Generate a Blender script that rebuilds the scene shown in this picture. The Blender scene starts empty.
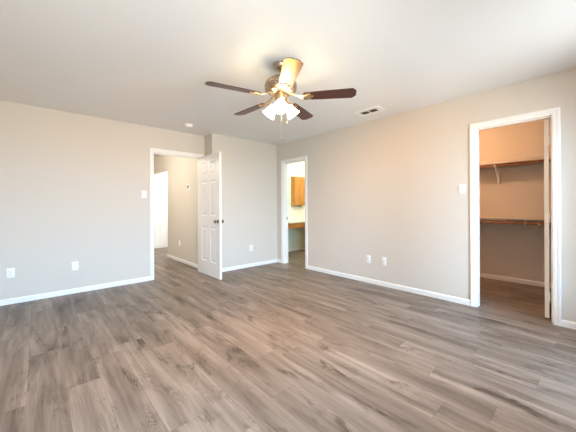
import bpy, bmesh, math, random
from math import sin, cos, pi, radians
from mathutils import Vector, Matrix

random.seed(7)
S = bpy.context.scene
COL = S.collection

# ------------------------------------------------------------------ camera
YAW, CAM_H, ROLL = 0.7364, 1.158, 0.0048
cam_data = bpy.data.cameras.new('camera')
cam_data.sensor_width = 36.0
cam_data.lens = 277.03 / 576 * 36.0
cam_data.shift_y = -9.32 / 576
cam_data.clip_start = 0.02
cam = bpy.data.objects.new('camera', cam_data)
COL.objects.link(cam)
cam.matrix_world = (Matrix.Translation((0, 0, CAM_H)) @ Matrix.Rotation(-YAW, 4, 'Z')
                    @ Matrix.Rotation(pi / 2, 4, 'X') @ Matrix.Rotation(-ROLL, 4, 'Z'))
S.camera = cam

# ------------------------------------------------------------------ world, lights, exposure
W = bpy.data.worlds.new('sky')
S.world = W
W.use_nodes = True
bg = W.node_tree.nodes['Background']
# cool sky above the horizon, bright sunlit ground below it
wt = W.node_tree
w_tc = wt.nodes.new('ShaderNodeTexCoord')
w_sep = wt.nodes.new('ShaderNodeSeparateXYZ')
w_ramp = wt.nodes.new('ShaderNodeValToRGB')
w_mr = wt.nodes.new('ShaderNodeMapRange')
w_mr.inputs['From Min'].default_value = -1.0
w_mr.inputs['From Max'].default_value = 1.0
wt.links.new(w_tc.outputs['Generated'], w_sep.inputs[0])
wt.links.new(w_sep.outputs['Z'], w_mr.inputs['Value'])
wt.links.new(w_mr.outputs['Result'], w_ramp.inputs['Fac'])
wt.links.new(w_ramp.outputs['Color'], bg.inputs['Color'])
w_ramp.color_ramp.elements[0].position = 0.48
w_ramp.color_ramp.elements[0].color = (0.345, 0.35, 0.36, 1)
w_ramp.color_ramp.elements[1].position = 0.52
w_ramp.color_ramp.elements[1].color = (0.43, 0.62, 0.86, 1)
bg.inputs['Strength'].default_value = 26.0

S.view_settings.view_transform = 'Standard'
S.view_settings.look = 'None'
S.view_settings.gamma = 1.0
S.view_settings.use_curve_mapping = False
S.view_settings.exposure = 1.06
S.cycles.max_bounces = 14
S.cycles.diffuse_bounces = 8
S.cycles.glossy_bounces = 4
S.cycles.transparent_max_bounces = 12
S.cycles.use_denoising = True
S.cycles.sample_clamp_indirect = 8.0
S.cycles.caustics_reflective = False
S.cycles.caustics_refractive = False

SHADE_GLOW = 15.0                      # frosted glass shades of the fan lamp
SHADE_COLOR = (1.0, 0.75, 0.43, 1)
BULB_GLOW = 45.0
SPOT_POWER, SPOT_COLOR = 31.0, (1.0, 0.47, 0.06)


def light(name, kind, loc, energy, color, size=0.3, rot=(0, 0, 0), size_y=None, portal=False):
    d = bpy.data.lights.new(name, kind)
    d.energy = energy
    d.color = color
    if kind == 'AREA':
        d.shape = 'RECTANGLE'
        d.size = size
        d.size_y = size_y or size
        if portal:
            d.cycles.is_portal = True
    else:
        d.shadow_soft_size = size
    o = bpy.data.objects.new(name, d)
    o.location = loc
    o.rotation_euler = rot
    COL.objects.link(o)
    return o


# daylight enters by the two windows in the wall behind the camera
REAR_Y, LEFT_X = -0.75, -0.47
REAR_WINDOWS = [(-0.38, 0.82), (2.20, 3.02)]
WIN_Z = (0.30, 2.15)
for x0, x1 in REAR_WINDOWS:
    light('window_portal', 'AREA', ((x0 + x1) / 2, REAR_Y - 0.10, sum(WIN_Z) / 2), 1, (1, 1, 1),
          x1 - x0, (pi / 2, 0, 0), WIN_Z[1] - WIN_Z[0], True)
light('closet_bulb', 'POINT', (4.35, 1.35, 2.28), 14.0, (1.0, 0.54, 0.27), 0.06)
light('bathroom_light', 'POINT', (4.9, 4.2, 2.25), 24, (1.0, 0.97, 0.70), 0.12)
light('hall_light', 'POINT', (0.95, 5.9, 2.25), 28, (1.0, 0.90, 0.74), 0.12)
light('far_room_daylight_fill', 'POINT', (3.2, 7.2, 2.2), 32, (1.0, 0.98, 0.95), 0.15)  # added lamp, stands in for daylight in the room beyond the hall

# ------------------------------------------------------------------ materials


def newmat(name):
    m = bpy.data.materials.new(name)
    m.use_nodes = True
    nt = m.node_tree
    return m, nt, nt.nodes['Principled BSDF']


def node(nt, kind, **kw):
    n = nt.nodes.new(kind)
    for k, v in kw.items():
        setattr(n, k, v)
    return n


def math_n(nt, op, a, b=None, c=None):
    n = node(nt, 'ShaderNodeMath', operation=op)
    for i, v in enumerate((a, b, c)):
        if v is None:
            continue
        if isinstance(v, (int, float)):
            n.inputs[i].default_value = v
        else:
            nt.links.new(v, n.inputs[i])
    return n.outputs[0]


def paint(name, color, rough=0.6, bump=0.0, scale=140.0, spec=0.3):
    m, nt, p = newmat(name)
    p.inputs['Roughness'].default_value = rough
    p.inputs['Specular IOR Level'].default_value = spec
    tc = node(nt, 'ShaderNodeTexCoord')
    n = node(nt, 'ShaderNodeTexNoise')
    n.inputs['Scale'].default_value = scale
    n.inputs['Detail'].default_value = 3
    nt.links.new(tc.outputs['Object'], n.inputs['Vector'])
    r = node(nt, 'ShaderNodeValToRGB')
    a = tuple(c * 0.97 for c in color) + (1,)
    r.color_ramp.elements[0].color = a
    r.color_ramp.elements[1].color = tuple(color) + (1,)
    nt.links.new(n.outputs['Fac'], r.inputs['Fac'])
    nt.links.new(r.outputs['Color'], p.inputs['Base Color'])
    if bump:
        b = node(nt, 'ShaderNodeBump')
        b.inputs['Strength'].default_value = bump
        b.inputs['Distance'].default_value = 0.002
        nt.links.new(n.outputs['Fac'], b.inputs['Height'])
        nt.links.new(b.outputs['Normal'], p.inputs['Normal'])
    return m


def metal(name, color, rough=0.25):
    m, nt, p = newmat(name)
    p.inputs['Metallic'].default_value = 1.0
    p.inputs['Base Color'].default_value = tuple(color) + (1,)
    tc = node(nt, 'ShaderNodeTexCoord')
    n = node(nt, 'ShaderNodeTexNoise')
    n.inputs['Scale'].default_value = 60
    nt.links.new(tc.outputs['Object'], n.inputs['Vector'])
    mr = node(nt, 'ShaderNodeMapRange')
    mr.inputs['To Min'].default_value = rough * 0.85
    mr.inputs['To Max'].default_value = rough * 1.15
    nt.links.new(n.outputs['Fac'], mr.inputs['Value'])
    nt.links.new(mr.outputs['Result'], p.inputs['Roughness'])
    return m


def wood(name, dark, light_c, rough=0.35, axis='X', scale=1.0):
    m, nt, p = newmat(name)
    p.inputs['Roughness'].default_value = rough
    tc = node(nt, 'ShaderNodeTexCoord')
    mp = node(nt, 'ShaderNodeMapping')
    k = {'X': (2, 30, 30), 'Y': (30, 2, 30), 'Z': (30, 30, 2)}[axis]
    mp.inputs['Scale'].default_value = tuple(v * scale for v in k)
    nt.links.new(tc.outputs['Object'], mp.inputs['Vector'])
    n = node(nt, 'ShaderNodeTexNoise')
    n.inputs['Scale'].default_value = 1.6
    n.inputs['Detail'].default_value = 6
    n.inputs['Distortion'].default_value = 0.6
    nt.links.new(mp.outputs['Vector'], n.inputs['Vector'])
    r = node(nt, 'ShaderNodeValToRGB')
    r.color_ramp.elements[0].position = 0.3
    r.color_ramp.elements[1].position = 0.7
    r.color_ramp.elements[0].color = tuple(dark) + (1,)
    r.color_ramp.elements[1].color = tuple(light_c) + (1,)
    nt.links.new(n.outputs['Fac'], r.inputs['Fac'])
    nt.links.new(r.outputs['Color'], p.inputs['Base Color'])
    return m


def plank_floor():
    m, nt, p = newmat('grey_brown_plank_floor')
    L = nt.links.new
    PW, PL = 0.183, 1.22
    tc = node(nt, 'ShaderNodeTexCoord')
    sp = node(nt, 'ShaderNodeSeparateXYZ')
    L(tc.outputs['Object'], sp.inputs[0])
    X, Y = sp.outputs['X'], sp.outputs['Y']
    xr = math_n(nt, 'DIVIDE', math_n(nt, 'ADD', X, 0.05), PW)
    row = math_n(nt, 'FLOOR', xr)
    wn = node(nt, 'ShaderNodeTexWhiteNoise', noise_dimensions='1D')
    L(row, wn.inputs['W'])
    yr = math_n(nt, 'ADD', math_n(nt, 'DIVIDE', Y, PL), wn.outputs['Value'])
    idx = math_n(nt, 'FLOOR', yr)
    cv = node(nt, 'ShaderNodeCombineXYZ')
    L(row, cv.inputs[0])
    L(idx, cv.inputs[1])
    wn2 = node(nt, 'ShaderNodeTexWhiteNoise', noise_dimensions='2D')
    L(cv.outputs[0], wn2.inputs['Vector'])
    pv = wn2.outputs['Value']
    sc = node(nt, 'ShaderNodeSeparateColor')
    L(wn2.outputs['Color'], sc.inputs[0])
    # seams
    fx = math_n(nt, 'FRACT', xr)
    fy = math_n(nt, 'FRACT', yr)
    ex = math_n(nt, 'MULTIPLY', math_n(nt, 'MINIMUM', fx, math_n(nt, 'SUBTRACT', 1.0, fx)), PW)
    ey = math_n(nt, 'MULTIPLY', math_n(nt, 'MINIMUM', fy, math_n(nt, 'SUBTRACT', 1.0, fy)), PL)
    e = math_n(nt, 'MINIMUM', ex, ey)
    seam = math_n(nt, 'LESS_THAN', e, 0.0013)
    # per plank shifted coordinates
    gx = math_n(nt, 'ADD', X, math_n(nt, 'MULTIPLY', sc.outputs[0], 37.0))
    gy = math_n(nt, 'ADD', Y, math_n(nt, 'MULTIPLY', sc.outputs[1], 91.0))

    def noise(sx, sy, detail=4, rough=0.55, dist=0.0, w=0.0):
        c = node(nt, 'ShaderNodeCombineXYZ')
        L(math_n(nt, 'MULTIPLY', gx, sx), c.inputs[0])
        L(math_n(nt, 'MULTIPLY', gy, sy), c.inputs[1])
        c.inputs[2].default_value = w
        n = node(nt, 'ShaderNodeTexNoise')
        n.inputs['Scale'].default_value = 1.0
        n.inputs['Detail'].default_value = detail
        n.inputs['Roughness'].default_value = rough
        n.inputs['Distortion'].default_value = dist
        L(c.outputs[0], n.inputs['Vector'])
        return n.outputs['Fac']

    broad = noise(8.0, 0.8, 4, 0.55, 0.7)
    streak = noise(38.0, 1.6, 4, 0.6, 0.3, 9.4)
    blotch = noise(7.5, 2.4, 3, 0.5, 1.0, 3.1)
    fine = noise(170.0, 6.0, 3, 0.6, 0.2, 7.7)
    warp = noise(8.0, 1.7, 2, 0.45, 0.0, 5.2)
    ring = math_n(nt, 'SINE', math_n(nt, 'MULTIPLY', warp, 170.0))
    # rings only show where the blotch noise is high (cathedral figure round the knots)

    def span(val, lo, hi):
        mr = node(nt, 'ShaderNodeMapRange', clamp=True)
        mr.inputs['From Min'].default_value = lo
        mr.inputs['From Max'].default_value = hi
        L(val, mr.inputs['Value'])
        return mr.outputs['Result']
    km = span(blotch, 0.50, 0.70)
    core = span(blotch, 0.64, 0.74)
    pale = span(ex, 0.045, 0.0)          # sapwood along the long edges
    v = math_n(nt, 'ADD', math_n(nt, 'MULTIPLY', broad, 1.25), math_n(nt, 'MULTIPLY', fine, 0.26))
    v = math_n(nt, 'ADD', v, math_n(nt, 'MULTIPLY', streak, 0.50))
    v = math_n(nt, 'ADD', v, math_n(nt, 'MULTIPLY', math_n(nt, 'SUBTRACT', pv, 0.5), 0.17))
    v = math_n(nt, 'ADD', v, math_n(nt, 'MULTIPLY', pale, 0.09))
    v = math_n(nt, 'SUBTRACT', v, 0.355)
    v = math_n(nt, 'SUBTRACT', v, math_n(nt, 'MULTIPLY', km, 0.20))
    v = math_n(nt, 'SUBTRACT', v, math_n(nt, 'MULTIPLY', core, 0.22))
    v = math_n(nt, 'ADD', v, math_n(nt, 'MULTIPLY', math_n(nt, 'MULTIPLY', ring, km), 0.16))
    v = math_n(nt, 'SUBTRACT', v, math_n(nt, 'MULTIPLY', seam, 0.22))
    ramp = node(nt, 'ShaderNodeValToRGB')
    cr = ramp.color_ramp
    cr.elements[0].position = 0.16
    cr.elements[0].color = (0.064, 0.044, 0.031, 1)
    cr.elements[1].position = 0.96
    cr.elements[1].color = (0.325, 0.262, 0.215, 1)
    a = cr.elements.new(0.45)
    a.color = (0.140, 0.106, 0.083, 1)
    a = cr.elements.new(0.72)
    a.color = (0.222, 0.176, 0.143, 1)
    L(v, ramp.inputs['Fac'])
    L(ramp.outputs['Color'], p.inputs['Base Color'])
    rr = node(nt, 'ShaderNodeMapRange')
    rr.inputs['To Min'].default_value = 0.50
    rr.inputs['To Max'].default_value = 0.36
    L(fine, rr.inputs['Value'])
    L(rr.outputs['Result'], p.inputs['Roughness'])
    p.inputs['Specular IOR Level'].default_value = 0.4
    b = node(nt, 'ShaderNodeBump')
    b.inputs['Strength'].default_value = 0.25
    b.inputs['Distance'].default_value = 0.001
    L(math_n(nt, 'SUBTRACT', fine, seam), b.inputs['Height'])
    L(b.outputs['Normal'], p.inputs['Normal'])
    return m


M_WALL = paint('greige_wall_paint', (0.63, 0.59, 0.535), 0.65, 0.22, 110, 0.25)
M_CEIL = paint('white_ceiling_paint', (0.79, 0.79, 0.785), 0.8, 0.25, 90, 0.2)
M_TRIM = paint('white_gloss_trim_paint', (0.84, 0.84, 0.835), 0.32, 0.0, 60, 0.45)
M_DOOR = paint('white_satin_door_paint', (0.82, 0.82, 0.815), 0.38, 0.0, 60, 0.4)
M_BATH = paint('pale_green_white_paint', (0.72, 0.82, 0.77), 0.6, 0.15, 110, 0.25)
M_PLASTIC = paint('white_plastic', (0.86, 0.86, 0.85), 0.35, 0.0, 50, 0.5)
M_GREYP = paint('light_grey_plastic', (0.55, 0.55, 0.55), 0.4, 0.0, 50, 0.4)
M_DARK = paint('dark_slot', (0.03, 0.03, 0.03), 0.6, 0.0, 50, 0.3)
M_VENT = paint('dark_louver', (0.20, 0.19, 0.165), 0.5, 0.0, 50, 0.3)
M_FLOOR = plank_floor()
M_BLADE = wood('dark_cherry_blade', (0.034, 0.010, 0.007), (0.095, 0.028, 0.017), 0.33, 'X')
M_ROD = wood('stained_closet_rod', (0.17, 0.060, 0.020), (0.36, 0.14, 0.05), 0.35, 'Y')
M_OAK = wood('honey_oak', (0.42, 0.16, 0.030), (0.66, 0.30, 0.075), 0.4, 'Z')
M_OAKH = wood('honey_oak_horizontal', (0.42, 0.16, 0.030), (0.66, 0.30, 0.075), 0.4, 'X')
M_BRONZE = metal('brushed_bronze', (0.46, 0.36, 0.27), 0.28)
M_BRASS = metal('pale_brass', (0.60, 0.46, 0.31), 0.34)
M_KNOB = metal('aged_bronze_knob', (0.20, 0.165, 0.13), 0.3)
M_CHROME = metal('satin_nickel', (0.62, 0.60, 0.57), 0.3)


def glow(name, color, strength):
    m, nt, p = newmat(name)
    p.inputs['Base Color'].default_value = (0.9, 0.88, 0.84, 1)
    p.inputs['Roughness'].default_value = 0.4
    p.inputs['Emission Color'].default_value = color
    tc = node(nt, 'ShaderNodeTexCoord')
    n = node(nt, 'ShaderNodeTexNoise')
    n.inputs['Scale'].default_value = 12
    nt.links.new(tc.outputs['Object'], n.inputs['Vector'])
    mr = node(nt, 'ShaderNodeMapRange')
    mr.inputs['To Min'].default_value = strength * 0.95
    mr.inputs['To Max'].default_value = strength * 1.05
    nt.links.new(n.outputs['Fac'], mr.inputs['Value'])
    nt.links.new(mr.outputs['Result'], p.inputs['Emission Strength'])
    return m


M_SHADE = glow('lit_frosted_glass', SHADE_COLOR, SHADE_GLOW)
M_BULB = glow('lit_bulb', SHADE_COLOR, BULB_GLOW)


def glass():
    m, nt, p = newmat('window_glass')
    nt.nodes.remove(p)
    t = node(nt, 'ShaderNodeBsdfTransparent')
    t.inputs['Color'].default_value = (0.95, 0.98, 0.97, 1)
    g = node(nt, 'ShaderNodeBsdfGlossy')
    g.inputs['Roughness'].default_value = 0.02
    lw = node(nt, 'ShaderNodeFresnel')
    lw.inputs['IOR'].default_value = 1.3
    mx = node(nt, 'ShaderNodeMixShader')
    nt.links.new(lw.outputs[0], mx.inputs[0])
    nt.links.new(t.outputs[0], mx.inputs[1])
    nt.links.new(g.outputs[0], mx.inputs[2])
    nt.links.new(mx.outputs[0], nt.nodes['Material Output'].inputs['Surface'])
    return m


M_GLASS = glass()

# ------------------------------------------------------------------ mesh helpers


def box(bm, x0, x1, y0, y1, z0, z1, bevel=0.0, seg=1):
    r = bmesh.ops.create_cube(bm, size=1.0)
    vs = r['verts']
    for v in vs:
        v.co = Vector((x0 + (v.co.x + .5) * (x1 - x0), y0 + (v.co.y + .5) * (y1 - y0), z0 + (v.co.z + .5) * (z1 - z0)))
    if bevel:
        es = list({e for v in vs for e in v.link_edges})
        bmesh.ops.bevel(bm, geom=es, offset=bevel, segments=seg, affect='EDGES', profile=0.5)


def lathe(bm, prof, n=32, mat=None, close_ends=True):
    """prof: list of (radius, z); revolved about z; mat places it."""
    rings = []
    for r, z in prof:
        if r < 1e-5:
            rings.append([bm.verts.new((0, 0, z))])
        else:
            rings.append([bm.verts.new((r * cos(2 * pi * i / n), r * sin(2 * pi * i / n), z)) for i in range(n)])
    for a, b in zip(rings, rings[1:]):
        for i in range(n):
            j = (i + 1) % n
            if len(a) == 1 and len(b) == 1:
                continue
            if len(a) == 1:
                bm.faces.new((a[0], b[j], b[i]))
            elif len(b) == 1:
                bm.faces.new((a[i], a[j], b[0]))
            else:
                bm.faces.new((a[i], a[j], b[j], b[i]))
    if close_ends:
        for ring, flip in ((rings[0], True), (rings[-1], False)):
            if len(ring) > 1:
                bm.faces.new(ring[::-1] if flip else ring)
    vs = [v for r in rings for v in r]
    if mat is not None:
        bmesh.ops.transform(bm, matrix=mat, verts=vs)
    return vs


def aim(p, d):
    """matrix that puts local +z along d at point p"""
    q = Vector(d).normalized().to_track_quat('Z', 'Y')
    return Matrix.Translation(p) @ q.to_matrix().to_4x4()


def tube(bm, pts, r, n=10):
    for a, b in zip(pts, pts[1:]):
        a, b = Vector(a), Vector(b)
        lathe(bm, [(r, 0), (r, (b - a).length)], n, aim(a, b - a))


def mesh_obj(name, bm, mat, parent=None, smooth=None, loc=None):
    bmesh.ops.recalc_face_normals(bm, faces=bm.faces)
    me = bpy.data.meshes.new(name)
    bm.to_mesh(me)
    bm.free()
    for m in (mat if isinstance(mat, (list, tuple)) else [mat]):
        me.materials.append(m)
    if smooth is not None:
        for p in me.polygons:
            p.use_smooth = True
        me.set_sharp_from_angle(angle=radians(smooth))
    o = bpy.data.objects.new(name, me)
    COL.objects.link(o)
    if parent:
        o.parent = parent
    if loc:
        o.location = loc
    return o


def empty(name, loc, rot=(0, 0, 0)):
    o = bpy.data.objects.new(name, None)
    o.empty_display_size = 0.1
    o.location = loc
    o.rotation_euler = rot
    COL.objects.link(o)
    return o


def tag(o, label, cat, group=None, kind=None):
    o['label'] = label
    o['category'] = cat
    if group:
        o['group'] = group
    if kind:
        o['kind'] = kind
    return o


def struct(name, bm, mat, label, cat, smooth=None):
    return tag(mesh_obj(name, bm, mat, None, smooth), label, cat, kind='structure')


def copy_tree(o, parent=None):
    c = o.copy()
    COL.objects.link(c)
    c.parent = parent
    for ch in list(o.children):
        copy_tree(ch, c)
    return c


# ------------------------------------------------------------------ the shell
H = 2.44
XR = 3.7235            # room face of the right wall
YA, YB = 4.728, 4.4516  # faces of the back wall, and of its part that stands forward
XJ = 2.256             # the side face where it steps forward
T = 0.12
X_END = 6.0            # far side of closet / bathroom
HALL_Y = 8.25          # end wall beyond the hall
CL_X = 5.335           # back wall of the closet
BATH_Y = 5.27          # end wall of the bathroom
DOOR_H = 2.04
ENTRY = (1.388, 2.168)
CLOSET = (0.272, 0.898)
BATH = (3.634, 4.240)

bm = bmesh.new()
box(bm, -0.59, X_END + T, REAR_Y - T, HALL_Y + T, -0.10, 0.0)
struct('floor', bm, M_FLOOR, 'grey brown wood plank floor running through the whole room', 'floor')

bm = bmesh.new()
box(bm, -0.59, X_END + T, REAR_Y - T, HALL_Y + T, H, H + 0.10)
struct('ceiling', bm, M_CEIL, 'flat white textured ceiling over the room', 'ceiling')

# back wall with the entry opening
bm = bmesh.new()
box(bm, LEFT_X - T, ENTRY[0] - 0.02, YA, YA + T, 0, H)
box(bm, ENTRY[0] - 0.02, ENTRY[1] + 0.02, YA, YA + T, DOOR_H + 0.02, H)
box(bm, ENTRY[1] + 0.02, XJ, YA, YA + T, 0, H)
struct('wall_back', bm, M_WALL, 'long greige wall on the left with the entry doorway at its right end', 'wall')

# the part of the back wall that stands forward; its left face goes on as the hall's right wall
bm = bmesh.new()
box(bm, XJ, XR, YB, 6.66, 0, H)
struct('wall_back_forward', bm, M_WALL, 'short greige wall section standing forward between the entry door and the corner', 'wall')

# right wall with the two doorways
bm = bmesh.new()
ys = [REAR_Y - T, CLOSET[0] - 0.02, CLOSET[1] + 0.02, BATH[0] - 0.02, BATH[1] + 0.02, 6.66]
for i, (a, b) in enumerate(zip(ys, ys[1:])):
    box(bm, XR, XR + T, a, b, (DOOR_H + 0.02) if i in (1, 3) else 0, H)
struct('wall_right', bm, M_WALL, 'long greige wall on the right with the closet and bathroom doorways', 'wall')

# left wall and rear wall (beside and behind the camera)
bm = bmesh.new()
box(bm, LEFT_X - T, LEFT_X, REAR_Y, YA, 0, H)
struct('wall_left', bm, M_WALL, 'greige side wall left of the camera, outside the picture', 'wall')

bm = bmesh.new()
xs = [LEFT_X - T, REAR_WINDOWS[0][0], REAR_WINDOWS[0][1], REAR_WINDOWS[1][0], REAR_WINDOWS[1][1], XR]
for i, (a, b) in enumerate(zip(xs, xs[1:])):
    if i in (1, 3):
        box(bm, a, b, REAR_Y - T, REAR_Y, 0, WIN_Z[0])
        box(bm, a, b, REAR_Y - T, REAR_Y, WIN_Z[1], H)
    else:
        box(bm, a, b, REAR_Y - T, REAR_Y, 0, H)
struct('wall_rear', bm, M_WALL, 'greige wall with two windows behind the camera', 'wall')

for k, (a, b) in enumerate(REAR_WINDOWS):
    bm = bmesh.new()
    y0, y1 = REAR_Y - 0.09, REAR_Y - 0.04
    z0, z1 = WIN_Z
    for q in ((a, a + .045, z0, z1), (b - .045, b, z0, z1), (a, b, z0, z0 + .045), (a, b, z1 - .045, z1),
              (a, b, (z0 + z1) / 2 - .02, (z0 + z1) / 2 + .02)):
        box(bm, q[0], q[1], y0, y1, q[2], q[3])
    box(bm, a - .03, b + .03, REAR_Y - 0.04, REAR_Y + 0.03, z0 - 0.02, z0)
    w = struct('window_%d' % (k + 1), bm, M_TRIM,
               ['white single hung window behind the camera, nearer the left wall',
                'white single hung window behind the camera, nearer the right wall'][k], 'window')
    bm = bmesh.new()
    box(bm, a + .04, b - .04, REAR_Y - 0.068, REAR_Y - 0.062, z0 + .04, z1 - .04)
    mesh_obj('pane', bm, M_GLASS, w)

# closet shell
bm = bmesh.new()
box(bm, CL_X, CL_X + T, -0.60, 2.35, 0, H)
box(bm, XR + T, CL_X, -0.60 , -0.48, 0, H)
box(bm, XR + T, CL_X, 2.23, 2.35, 0, H)
struct('wall_closet', bm, M_WALL, 'greige closet walls seen through the right doorway', 'wall')

# bathroom shell
bm = bmesh.new()
box(bm, XR + T, X_END + T, BATH_Y, BATH_Y + T, 0, H)
box(bm, X_END, X_END + T, 2.35, BATH_Y, 0, H)
box(bm, CL_X + T, X_END, 2.35, 2.47, 0, H)
struct('wall_bathroom', bm, M_BATH, 'pale green white bathroom walls seen through the narrow doorway', 'wall')

# hall shell
OPEN_Z = 2.045
bm = bmesh.new()
box(bm, XJ, XJ + T, 6.66, HALL_Y, OPEN_Z, H)          # header over the opening in the hall's right wall
box(bm, 0.2, 4.0, HALL_Y, HALL_Y + T, 0, H)
box(bm, 0.2 - T, 0.2, YA + T, HALL_Y + T, 0, H)
box(bm, 4.0, 4.0 + T, 6.54, HALL_Y + T, 0, H)
struct('wall_hall', bm, M_WALL, 'warm lit hall walls and header seen through the entry doorway', 'wall')

# ------------------------------------------------------------------ baseboards
BH, BT = 0.066, 0.013


def base_profile(bm, p0, p1, nrm):
    """baseboard from p0 to p1 (xy), standing out along nrm"""
    prof = [(0, 0), (BT, 0), (BT, BH - 0.014), (BT * .55, BH - 0.004), (BT * .35, BH), (0, BH)]
    p0, p1, nrm = Vector(p0), Vector(p1), Vector(nrm)
    ra = [bm.verts.new((*(p0 + nrm * t), z)) for t, z in prof]
    rb = [bm.verts.new((*(p1 + nrm * t), z)) for t, z in prof]
    n = len(prof)
    for i in range(n):
        j = (i + 1) % n
        bm.faces.new((ra[i], ra[j], rb[j], rb[i]))
    bm.faces.new(ra)
    bm.faces.new(rb[::-1])


CW = 0.062          # casing width
bm = bmesh.new()
base_profile(bm, (LEFT_X, YA), (ENTRY[0] - CW, YA), (0, -1))
struct('baseboard_back', bm, M_TRIM, 'white baseboard along the left wall up to the entry doorway', 'baseboard')
bm = bmesh.new()
base_profile(bm, (XJ - BT, YB), (XR, YB), (0, -1))
base_profile(bm, (XJ, YB - BT), (XJ, YA - 0.02), (-1, 0))
struct('baseboard_back_forward', bm, M_TRIM, 'white baseboard between the open entry door and the corner', 'baseboard')
bm = bmesh.new()
base_profile(bm, (XR, REAR_Y), (XR, CLOSET[0] - CW), (-1, 0))
base_profile(bm, (XR, CLOSET[1] + CW), (XR, BATH[0] - CW), (-1, 0))
base_profile(bm, (XR, BATH[1] + CW), (XR, YB - BT), (-1, 0))
struct('baseboard_right', bm, M_TRIM, 'white baseboard along the right wall between the doorways', 'baseboard')
bm = bmesh.new()
base_profile(bm, (LEFT_X, REAR_Y + BT), (LEFT_X, YA - BT), (1, 0))
struct('baseboard_left', bm, M_TRIM, 'white baseboard of the side wall left of the camera', 'baseboard')
bm = bmesh.new()
base_profile(bm, (CL_X, -0.48), (CL_X, 2.23), (-1, 0))
struct('baseboard_closet', bm, M_TRIM, 'white baseboard at the back of the closet', 'baseboard')
bm = bmesh.new()
base_profile(bm, (XR + T, BATH_Y), (X_END, BATH_Y), (0, -1))
struct('baseboard_bathroom', bm, M_TRIM, 'white baseboard below the vanity in the bathroom', 'baseboard')
bm = bmesh.new()
base_profile(bm, (XJ, YA + T), (XJ, 6.66), (-1, 0))
base_profile(bm, (XJ - BT, 6.66), (3.9, 6.66), (0, 1))
struct('baseboard_hall', bm, M_TRIM, 'white baseboard along the hall wall beyond the entry doorway', 'baseboard')

# ------------------------------------------------------------------ door frames (casing, jamb, stop)


def door_frame(name, a, b, to_world, label, stop=0.07, stop_in=True, casing_back=False):
    """opening a..b along the wall; local (s along wall, d depth into wall, z)"""
    bm = bmesh.new()
    R = 0.005
    prof = [(R, 0.0), (R, -0.007), (R + .006, -0.010), (R + .024, -0.011), (R + .028, -0.0085), (R + .033, -0.0135),
            (CW - .008, -0.017), (CW, -0.014), (CW, 0.0)]

    def run(prof):
        strips = []
        for u, d in prof:
            strips.append([bm.verts.new(to_world(*q)) for q in
                           ((a - u, d, 0), (a - u, d, DOOR_H + u), (b + u, d, DOOR_H + u), (b + u, d, 0))])
        n = len(prof)
        for i in range(n):
            p, q = strips[i], strips[(i + 1) % n]
            for k in range(3):
                bm.faces.new((p[k], p[k + 1], q[k + 1], q[k]))
        bm.faces.new([s[0] for s in strips])
        bm.faces.new([s[3] for s in strips][::-1])
    run(prof)
    if casing_back:
        run([(u, T - d) for u, d in prof])
    # jamb and stop: flat liners
    run([(0, 0), (0.02, 0), (0.02, T), (0, T)])
    run([(0, stop), (-0.011, stop), (-0.011, stop + .034), (0, stop + .034)])
    return struct(name, bm, M_TRIM, label, 'door frame', 25)


door_frame('trim_1', *ENTRY, lambda s, d, z: (s, YA + d, z),
           'white door frame of the entry doorway in the left wall', 0.045, casing_back=True)
door_frame('trim_2', *CLOSET, lambda s, d, z: (XR + d, s, z),
           'white moulded door frame of the closet doorway on the right', 0.035)
tr3 = door_frame('trim_3', *BATH, lambda s, d, z: (XR + d, s, z),
                 'white door frame of the narrow bathroom doorway near the corner', 0.035)
bm = bmesh.new()
box(bm, XR + 0.084, XR + 0.106, BATH[1] - 0.0035, BATH[1], 0.89, 0.95, 0.001)
o = mesh_obj('strike_plate', bm, M_KNOB, tr3)
o['label'] = 'small dark metal strike plate'

# ------------------------------------------------------------------ six panel doors


def door_leaf(width, height, t=0.035):
    """leaf with its hinge edge at x=0, running to x=width, thickness y -t/2..t/2, z 0..height"""
    bm = bmesh.new()
    k = height / 2.02
    st, mid = 0.115, 0.10
    if width < 0.65:
        st, mid = 0.095, 0.08
    zr = [(0, 0.235), (0.815, 1.005), (1.585, 1.69), (1.905, 2.02)]
    zr = [(p * k, q * k) for p, q in zr]
    for x0, x1 in ((0, st), (width - st, width), ((width - mid) / 2, (width + mid) / 2)):
        box(bm, x0, x1, -t / 2, t / 2, 0, height)
    cols = ((st, (width - mid) / 2), ((width + mid) / 2, width - st))
    for z0, z1 in zr:
        for x0, x1 in cols:
            box(bm, x0, x1, -t / 2, t / 2, z0, z1)
    for (q, z0), (z1, r) in zip(zr, zr[1:]):
        for x0, x1 in cols:
            box(bm, x0, x1, -t / 2 + .010, t / 2 - .010, z0, z1)
            for s in (1, -1):
                # sloped moulding and raised field
                loops = []
                for ins, d in ((0, t / 2), (0.010, t / 2 - .0095), (0.020, t / 2 - .0095), (0.046, t / 2 - .0015)):
                    loops.append([bm.verts.new(p) for p in
                                  ((x0 + ins, s * d, z0 + ins), (x1 - ins, s * d, z0 + ins),
                                   (x1 - ins, s * d, z1 - ins), (x0 + ins, s * d, z1 - ins))])
                for A, B in zip(loops, loops[1:]):
                    for i in range(4):
                        j = (i + 1) % 4
                        bm.faces.new((A[i], A[j], B[j], B[i]))
                bm.faces.new(loops[-1])
    return bm


def knob(parent, x, z, t=0.035):
    for s in (1, -1):
        bm = bmesh.new()
        lathe(bm, [(0, 0), (.030, 0), (.032, .004), (.026, .008), (.012, .012), (.011, .026), (.018, .031), (.026, .040),
                   (.0285, .048), (.026, .057), (.017, .063), (0, .064)], 24,
              aim((x, s * t / 2, z), (0, s, 0)))
        o = mesh_obj('door_knob', bm, M_KNOB, parent, 35)
    bm = bmesh.new()
    return o


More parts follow.
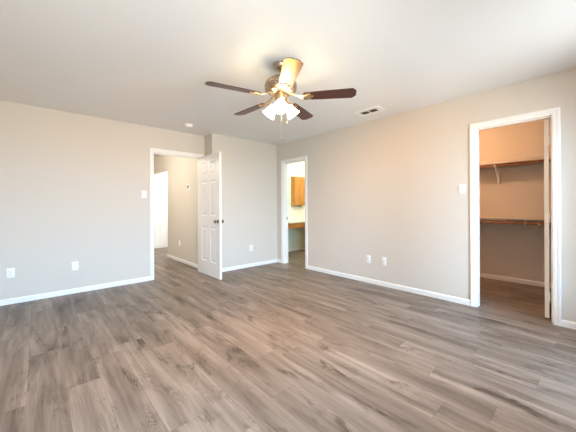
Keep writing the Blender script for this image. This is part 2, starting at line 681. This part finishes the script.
def hinges(parent, zs, side, t=0.035, mat=None):
    for z in zs:
        bm = bmesh.new()
        lathe(bm, [(0, -.048), (.003, -.048), (.0055, -.044), (.0055, .044), (.003, .048), (0, .048)], 12,
              Matrix.Translation((-0.004, side * (t / 2 + .003), z)))
        box(bm, -0.0015, 0.0, -t / 2 + .003, t / 2 - .002, z - .044, z + .044)
        mesh_obj('hinge', bm, mat or M_CHROME, parent, 35)


# entry door: hinged on the right jamb, swung a right angle into the room
d1 = mesh_obj('door_1', door_leaf(0.752, 2.02), M_DOOR, None)
tag(d1, 'open white six panel entry door standing out into the room', 'door', kind='structure')
d1.location = (2.143, YA - 0.022, 0.012)
d1.rotation_euler = (0, 0, radians(-90 + 0.5))
knob(d1, 0.692, 0.915)
hinges(d1, (0.22, 1.02, 1.80), 1)

# closet door: hinged on the near jamb, swung into the closet so that its edge shows
d2 = mesh_obj('door_2', door_leaf(0.605, 2.02), M_DOOR, None)
tag(d2, 'white closet door swung into the closet, seen edge on', 'door', kind='structure')
d2.location = (XR + T + 0.008, 0.322, 0.012)
d2.rotation_euler = (0, 0, radians(4.2))
knob(d2, 0.545, 0.905)
hinges(d2, (0.22, 1.02, 1.80), -1, mat=M_PLASTIC)

# far white door at the end of the hall
d3 = mesh_obj('door_3', door_leaf(0.76, 2.03), M_DOOR, None)
tag(d3, 'bright white panel door far beyond the hall', 'door', kind='structure')
d3.location = (2.42, HALL_Y - 0.022, 0.012)
knob(d3, 0.70, 0.93)

# ------------------------------------------------------------------ ceiling fan
FX, FY = 1.631, 1.889
FDIR = Vector((sin(YAW), cos(YAW), 0))
RDIR = Vector((cos(YAW), -sin(YAW), 0))
fan = tag(empty('ceiling_fan', (FX, FY, 2.44)), 'five blade cherry wood ceiling fan with three lit glass shades', 'ceiling fan')


def zrel(prof):
    return [(r, z - 2.44) for r, z in prof]


bm = bmesh.new()
lathe(bm, zrel([(0, 2.44), (.066, 2.44), (.068, 2.432), (.064, 2.418), (.050, 2.396), (.030, 2.382), (.018, 2.376), (0, 2.376)]), 36)
mesh_obj('canopy', bm, M_BRONZE, fan, 35)
bm = bmesh.new()
lathe(bm, zrel([(.0125, 2.39), (.0125, 2.30)]), 20)
lathe(bm, zrel([(.013, 2.335), (.028, 2.328), (.030, 2.312), (.022, 2.304)]), 24)
mesh_obj('downrod', bm, M_BRONZE, fan, 35)
bm = bmesh.new()
lathe(bm, zrel([(0, 2.318), (.040, 2.318), (.060, 2.312), (.105, 2.300), (.132, 2.280), (.143, 2.256), (.145, 2.236), (.139, 2.232),
                (.139, 2.224), (.145, 2.220), (.141, 2.204), (.120, 2.186), (.085, 2.174), (.060, 2.168), (0, 2.168)]), 48)
mesh_obj('motor_housing', bm, M_BRONZE, fan, 30)
BZ = 2.140 - 2.44


def blade_bm():
    bm = bmesh.new()
    r0, r1 = 0.205, 0.662
    out = [(r0, -.046), (r0 + .01, -.052), (.36, -.060), (r1 - .030, -.068), (r1, -.034), (r1, .034),
           (r1 - .030, .068), (.36, .060), (r0 + .01, .052), (r0, .046)]
    top = [bm.verts.new((x, y, .003)) for x, y in out]
    bot = [bm.verts.new((x, y, -.003)) for x, y in out]
    bm.faces.new(top)
    bm.faces.new(bot[::-1])
    n = len(out)
    for i in range(n):
        j = (i + 1) % n
        bm.faces.new((top[i], bot[i], bot[j], top[j]))
    return bm


def arm_bm():
    """bracket from the motor's underside to a fork plate under the blade root"""
    bm = bmesh.new()
    pts = [(.075, .034), (.105, .030), (.135, .016), (.165, .002), (.200, -.006)]
    w = [.018, .013, .012, .016, .024]
    prev = None
    for (x, z), hw in zip(pts, w):
        ring = [bm.verts.new(p) for p in ((x, -hw, z - .004), (x, hw, z - .004), (x, hw, z + .003), (x, -hw, z + .003))]
        if prev:
            for i in range(4):
                j = (i + 1) % 4
                bm.faces.new((prev[i], prev[j], ring[j], ring[i]))
        else:
            bm.faces.new(ring[::-1])
        prev = ring
    bm.faces.new(prev)
    # three pronged plate
    for ang in (-26, 0, 26):
        mt = Matrix.Translation((.195, 0, -.0065)) @ Matrix.Rotation(radians(ang), 4, 'Z')
        vs0 = set(bm.verts)
        box(bm, -.01, .085 if ang == 0 else .07, -.010, .010, -.003, .003, .002)
        lathe(bm, [(.013, -.0035), (.013, .003)], 16, Matrix.Translation((.085 if ang == 0 else .07, 0, 0)))
        lathe(bm, [(.005, -.006), (.005, -.003)], 10, Matrix.Translation((.085 if ang == 0 else .07, 0, 0)))
        bmesh.ops.transform(bm, matrix=mt, verts=[v for v in bm.verts if v not in vs0])
    return bm


PH = 1.0 + pi
first = None
for k in range(5):
    ang = PH + k * 2 * pi / 5
    rot = (Matrix.Rotation(ang, 4, 'Z') @ Matrix.Rotation(radians(-11), 4, 'X')).to_euler()
    if first is None:
        b = mesh_obj('blade', blade_bm(), M_BLADE, fan)
        a = mesh_obj('blade_arm', arm_bm(), M_BRASS, fan, 35)
        first = (b, a)
    else:
        b, a = first[0].copy(), first[1].copy()
        for o in (b, a):
            COL.objects.link(o)
            o.parent = fan
    for o in (b, a):
        o.location = (0, 0, BZ)
    b.rotation_euler = rot
    a.rotation_euler = rot

# light kit
bm = bmesh.new()
lathe(bm, zrel([(0, 2.170), (.050, 2.170), (.056, 2.160), (.056, 2.120), (.050, 2.108), (.052, 2.098), (.046, 2.076), (.030, 2.060),
                (.012, 2.052), (.010, 2.040), (0, 2.036)]), 36)
mesh_obj('light_fitter', bm, M_BRASS, fan, 35)
for az in (FDIR * sin(radians(30)) - RDIR * cos(radians(30)), FDIR * sin(radians(30)) + RDIR * cos(radians(30)), -FDIR):
    base = az * 0.052 + Vector((0, 0, 2.092 - 2.44))
    ax = (az * cos(radians(46)) + Vector((0, 0, -sin(radians(46))))).normalized()
    bm = bmesh.new()
    lathe(bm, [(.012, -.02), (.013, .0), (.024, .008), (.026, .024), (.022, .028)], 24, aim(base, ax))
    mesh_obj('lamp_socket', bm, M_BRASS, fan, 35)
    bm = bmesh.new()
    prof = [(.022, .018), (.027, .022), (.034, .034), (.039, .052), (.043, .074), (.049, .096), (.057, .114), (.062, .124)]
    inner = [(r - .003, z) for r, z in prof][::-1]
    lathe(bm, prof + inner, 36, aim(base, ax), close_ends=False)
    sh = mesh_obj('lamp_shade', bm, M_SHADE, fan, 60)
    sh['label'] = 'lit frosted white glass bell shade'
    bm = bmesh.new()
    lathe(bm, [(0, .020), (.012, .024), (.013, .040), (.022, .060), (.025, .075), (.020, .090), (.010, .098), (0, .100)], 20,
          aim(base, ax))
    mesh_obj('bulb', bm, M_BULB, sh, 60)
    lp = light('fan_bulb_light', 'SPOT', Vector((FX, FY, 2.44)) + base + ax * 0.112, SPOT_POWER, SPOT_COLOR, 0.025,
               (-ax).to_track_quat('Z', 'Y').to_euler())
    lp.data.spot_size = radians(150)
    lp.data.spot_blend = 0.7
for off, z1, nm in ((RDIR * 0.006 - FDIR * 0.02, 1.745, 'a'), (RDIR * 0.058 - FDIR * 0.01, 1.90, 'b')):
    bm = bmesh.new()
    x, y = off.x, off.y
    z0 = 2.075 if nm == 'a' else 2.10
    tube(bm, [(x, y, z0 - 2.44), (x, y, z1 - 2.44 + .02)], .0016, 8)
    ch = mesh_obj('pull_chain', bm, M_BRASS, fan)
    bm = bmesh.new()
    lathe(bm, [(0, .024), (.004, .022), (.006, .010), (.0065, .004), (.004, 0), (0, 0)], 14, Matrix.Translation((x, y, z1 - 2.44)))
    mesh_obj('pull_fob', bm, M_BRONZE, ch, 40)

# ------------------------------------------------------------------ things on the ceiling
o = empty('smoke_detector', (1.752, 4.226, H))
tag(o, 'small round white smoke detector on the ceiling before the entry doorway', 'smoke detector')
bm = bmesh.new()
lathe(bm, [(0, 0), (.066, 0), (.068, -.004), (.066, -.012), (.058, -.014), (.056, -.030), (.048, -.037), (.012, -.039), (0, -.039)], 36)
mesh_obj('detector_body', bm, M_PLASTIC, o, 30)
bm = bmesh.new()
lathe(bm, [(0, -.038), (.010, -.038), (.009, -.042), (0, -.042)], 16, Matrix.Translation((.02, .01, 0)))
mesh_obj('test_button', bm, M_GREYP, o, 30)

o = empty('ceiling_plate', (1.60, 2.09, H))
tag(o, 'flat round white cover plate on the ceiling just behind the fan canopy', 'ceiling plate')
bm = bmesh.new()
lathe(bm, [(0, 0), (.052, 0), (.054, -.003), (.050, -.007), (.020, -.010), (0, -.010)], 36)
mesh_obj('plate', bm, M_PLASTIC, o, 30)
bm = bmesh.new()
lathe(bm, [(0, -.009), (.004, -.009), (.0035, -.012), (0, -.0125)], 10)
mesh_obj('screw', bm, M_CHROME, o)

v = empty('ceiling_vent', (3.325, 2.027, H))
tag(v, 'white rectangular ceiling air vent with two dark louvred openings by the right wall', 'air vent')
bm = bmesh.new()
LX, LY = 0.105, 0.185
for x0, x1, y0, y1 in ((-LX, -.055, -LY, LY), (.055, LX, -LY, LY), (-.055, .055, -LY, -.115), (-.055, .055, .115, LY), (-.055, .055, -.010, .010)):
    box(bm, x0, x1, y0, y1, -.010, 0)
mesh_obj('vent_frame', bm, M_PLASTIC, v)
bm = bmesh.new()
for y0, y1 in ((-.115, -.010), (.010, .115)):
    box(bm, -.055, .055, y0, y1, -.002, 0)
mesh_obj('vent_backing', bm, M_DARK, v)
bm = bmesh.new()
for y0, y1 in ((-.115, -.010), (.010, .115)):
    for i in range(6):
        x = -.047 + i * .0185
        c = [(x - .008, -.0095), (x - .006, -.0105), (x + .009, -.002), (x + .007, -.001)]
        A = [bm.verts.new((p, y0, q)) for p, q in c]
        B = [bm.verts.new((p, y1, q)) for p, q in c]
        for i2 in range(4):
            j = (i2 + 1) % 4
            bm.faces.new((A[i2], A[j], B[j], B[i2]))
        bm.faces.new(A)
        bm.faces.new(B[::-1])
mesh_obj('louvers', bm, M_VENT, v)

# ------------------------------------------------------------------ switches and outlets
# local frame: plate in the x-z plane facing -y; rotated to its wall


def cover(parent, w=0.072, h=0.116):
    bm = bmesh.new()
    box(bm, -w / 2, w / 2, -.006, 0, -h / 2, h / 2, .003, 2)
    return mesh_obj('cover_plate', bm, M_PLASTIC, parent, 40)


def make_outlet(name):
    o = empty(name, (0, 0, 0))
    cover(o)
    for s in (1, -1):
        bm = bmesh.new()
        lathe(bm, [(.0165, 0), (.0165, .008), (.0150, .009)], 24, aim((0, 0, s * .0195), (0, -1, 0)))
        r = mesh_obj('receptacle', bm, M_PLASTIC, o, 35)
        bm = bmesh.new()
        for dx in (-.006, .006):
            box(bm, dx - .0012, dx + .0012, -.0095, -.0088, s * .0195 - .001, s * .0195 + .008)
        lathe(bm, [(.0025, 0), (.0025, .0007)], 10, aim((0, -.0088, s * .0195 - .008), (0, -1, 0)))
        mesh_obj('socket_slots', bm, M_DARK, r)
    bm = bmesh.new()
    lathe(bm, [(.003, 0), (.003, .0015), (.0015, .002)], 10, aim((0, -.0058, 0), (0, -1, 0)))
    mesh_obj('screw', bm, M_CHROME, o)
    return o


def make_switch(name, toggle=True):
    o = empty(name, (0, 0, 0))
    cover(o)
    bm = bmesh.new()
    box(bm, -.006, .006, -.0075, -.0055, -.013, .013, .0008)
    s = mesh_obj('switch_collar', bm, M_GREYP, o)
    bm = bmesh.new()
    box(bm, -.0045, .0045, -.019, -.006, -.002, .010, .0015)
    mesh_obj('toggle', bm, M_PLASTIC, s)
    return o


def make_jack(name):
    o = empty(name, (0, 0, 0))
    cover(o)
    bm = bmesh.new()
    lathe(bm, [(.008, 0), (.008, .003), (.0045, .003), (.0045, .011), (.003, .011), (.003, .004)], 14, aim((0, -.0058, 0), (0, -1, 0)))
    mesh_obj('jack_socket', bm, M_CHROME, o, 35)
    return o


FACE_BACK, FACE_RIGHT = 0.0, -pi / 2     # rotation about z: facing -y, facing -x


def place(o, loc, rz, label, cat, group=None):
    o.location = loc
    o.rotation_euler = (0, 0, rz)
    tag(o, label, cat, group)
    return o


out0 = make_outlet('wall_outlet')
place(out0, (-0.238, YA, 0.374), FACE_BACK, 'white duplex outlet low on the left wall, nearest the left picture edge', 'outlet', 'wall outlets')
jack0 = make_jack('jack_plate')
place(jack0, (0.381, YA, 0.367), FACE_BACK, 'white cable jack plate low on the left wall, right of the outlet', 'wall plate', 'jack plates')
place(copy_tree(out0), (3.066, YB, 0.362), FACE_BACK, 'white outlet low on the short wall right of the open door', 'outlet', 'wall outlets')
place(copy_tree(out0), (XR, 2.295, 0.358), FACE_RIGHT, 'white outlet low on the right wall, left one of the pair', 'outlet', 'wall outlets')
place(copy_tree(jack0), (XR, 2.041, 0.360), FACE_RIGHT, 'white cable jack plate low on the right wall, right one of the pair', 'wall plate', 'jack plates')
sw0 = make_switch('light_switch')
place(sw0, (1.244, YA, 1.362), FACE_BACK, 'white toggle light switch just left of the entry doorway', 'light switch', 'light switches')
place(copy_tree(sw0), (XR, 1.044, 1.357), FACE_RIGHT, 'white toggle light switch just left of the closet doorway', 'light switch', 'light switches')
place(copy_tree(out0), (XJ, 5.94, 0.385), FACE_RIGHT, 'white outlet low on the hall wall beyond the entry doorway', 'outlet', 'wall outlets')

t = empty('thermostat', (0, 0, 0))
bm = bmesh.new()
box(bm, -.045, .045, -.022, 0, -.06, .06, .006, 2)
mesh_obj('thermostat_body', bm, M_PLASTIC, t, 40)
bm = bmesh.new()
box(bm, -.030, .030, -.0232, -.0215, -.022, .040, .001)
mesh_obj('display', bm, M_DARK, t)
place(t, (XJ, 5.43, 1.555), FACE_RIGHT, 'small thermostat with dark display on the hall wall', 'thermostat')

# ------------------------------------------------------------------ closet fittings
M_SHELF = paint('painted_shelf', (0.56, 0.52, 0.47), 0.5, 0.0, 60, 0.35)


def shelf(z0, z1, nose, label):
    s = empty('closet_shelf', (CL_X, 0.875, z0))
    tag(s, label, 'shelf', 'closet shelves')
    bm = bmesh.new()
    box(bm, -0.305, 0, -1.355, 1.355, 0, z1 - z0, .0015)
    mesh_obj('shelf_board', bm, M_SHELF, s)
    bm = bmesh.new()
    box(bm, -0.318, -0.305, -1.355, 1.355, z1 - z0 - nose, z1 - z0 + .001, .003, 2)
    mesh_obj('shelf_nosing', bm, M_SHELF, s)
    bm = bmesh.new()
    box(bm, -0.019, 0, -1.355, 1.355, -0.06, 0)
    mesh_obj('wall_cleat', bm, M_SHELF, s)
    return s


def rod(x, z, label):
    bm = bmesh.new()
    lathe(bm, [(0, -1.352), (.0165, -1.352), (.0165, 1.352), (0, 1.352)], 20, Matrix.Rotation(-pi / 2, 4, 'X'))
    o = mesh_obj('closet_rod', bm, M_ROD, None, 40)
    o.location = (x, 0.875, z)
    return tag(o, label, 'closet rod', 'closet rods')


def bracket(y, z, drop, label, hang=.0295, hx=.300):
    """shelf and rod bracket on the closet back wall; z = underside of shelf"""
    b = empty('shelf_bracket', (CL_X, y, z))
    tag(b, label, 'bracket', 'shelf brackets')
    bm = bmesh.new()
    box(bm, -.022, -.019, -.012, .012, -drop, -.0625)
    box(bm, -.019, 0, -.012, .012, -drop, -.062)
    mesh_obj('wall_leg', bm, M_PLASTIC, b)
    bm = bmesh.new()
    box(bm, -.300, -.0205, -.010, .010, -.005, -.001)
    mesh_obj('top_arm', bm, M_PLASTIC, b)
    bm = bmesh.new()
    A, B = Vector((-.022, 0, -drop + .01)), Vector((-.290, 0, -.006))
    dv = B - A
    vs0 = set(bm.verts)
    box(bm, -.010, .010, -.003, .003, 0, dv.length)
    bmesh.ops.transform(bm, matrix=aim(A, dv), verts=[v for v in bm.verts if v not in vs0])
    mesh_obj('brace', bm, M_PLASTIC, b)
    bm = bmesh.new()
    n = 12
    ring = []
    cx, cz = -hx, -hang
    for i in range(n + 1):
        a = pi * .95 + (pi * 1.05) * i / n
        for rr in (.0175, .0225):
            for yy in (-.010, .010):
                ring.append(bm.verts.new((cx + rr * cos(a), yy, cz + rr * sin(a))))
    for i in range(n):
        p, q = ring[i * 4:i * 4 + 4], ring[i * 4 + 4:i * 4 + 8]
        for u, w in ((0, 1), (1, 3), (3, 2), (2, 0)):
            bm.faces.new((p[u], p[w], q[w], q[u]))
    bm.faces.new((ring[0], ring[1], ring[3], ring[2]))
    bm.faces.new((ring[-4], ring[-3], ring[-1], ring[-2]))
    box(bm, cx + .0175, cx + .0225, -.010, .010, cz, -.001)
    mesh_obj('rod_hook', bm, M_PLASTIC, b, 40)
    return b


shelf(1.787, 1.822, 0.047, 'upper closet shelf across the back wall, just under the orange lit wall')
shelf(0.960, 0.980, 0.024, 'lower closet shelf across the back wall at waist height')
rod(CL_X - .280, 1.755, 'dark brown wooden closet rod under the upper shelf')
rod(CL_X - .300, 0.912, 'orange brown wooden closet rod under the lower shelf')
bracket(0.985, 1.787, 0.295, 'white bracket holding the upper closet shelf and rod', .032, .280)
bracket(0.640, 0.960, 0.16, 'white bracket holding the lower closet shelf and rod', .048)

# ------------------------------------------------------------------ bathroom
c = empty('wall_cabinet', (4.885, BATH_Y, 1.185))
tag(c, 'honey oak bathroom wall cabinet hanging above the counter', 'cabinet')
bm = bmesh.new()
box(bm, 0, .42, -.115, 0, 0, .750, .002)
mesh_obj('cabinet_body', bm, M_OAK, c)
bm = bmesh.new()
box(bm, .010, .085, -.135, -.1155, .012, .738, .003)
box(bm, .335, .410, -.135, -.1155, .012, .738, .003)
box(bm, .085, .335, -.135, -.1155, .012, .087, .003)
box(bm, .085, .335, -.135, -.1155, .663, .738, .003)
box(bm, .085, .335, -.128, -.1155, .087, .663)
dr = mesh_obj('cabinet_door', bm, M_OAK, c)
bm = bmesh.new()
lathe(bm, [(.006, 0), (.006, .012), (.013, .018), (.011, .025), (0, .027)], 14, aim((.372, -.135, .06), (0, -1, 0)))
mesh_obj('cabinet_knob', bm, M_BRASS, dr, 40)

vt = empty('vanity_counter', (4.40, BATH_Y, 0))
tag(vt, 'white bathroom counter with oak drawer rail and open knee space', 'vanity')
bm = bmesh.new()
box(bm, 0, 1.58, -.53, 0, .765, .800, .006, 2)
mesh_obj('countertop', bm, M_PLASTIC, vt, 40)
bm = bmesh.new()
box(bm, 0.0, 1.58, -.020, 0, .8005, 1.16, .002)
mesh_obj('backsplash', bm, M_PLASTIC, vt)
bm = bmesh.new()
box(bm, .03, 1.56, -.505, -.485, .640, .7645, .002)
box(bm, .03, .05, -.485, -.02, .640, .7645)
mesh_obj('drawer_rail', bm, M_OAKH, vt)
bm = bmesh.new()
box(bm, .10, .72, -.523, -.5055, .655, .752, .004)
dw = mesh_obj('drawer_front', bm, M_OAKH, vt)
bm = bmesh.new()
box(bm, 1.0, 1.58, -.50, -.03, 0, .6395)
mesh_obj('base_cabinet', bm, M_OAK, vt)
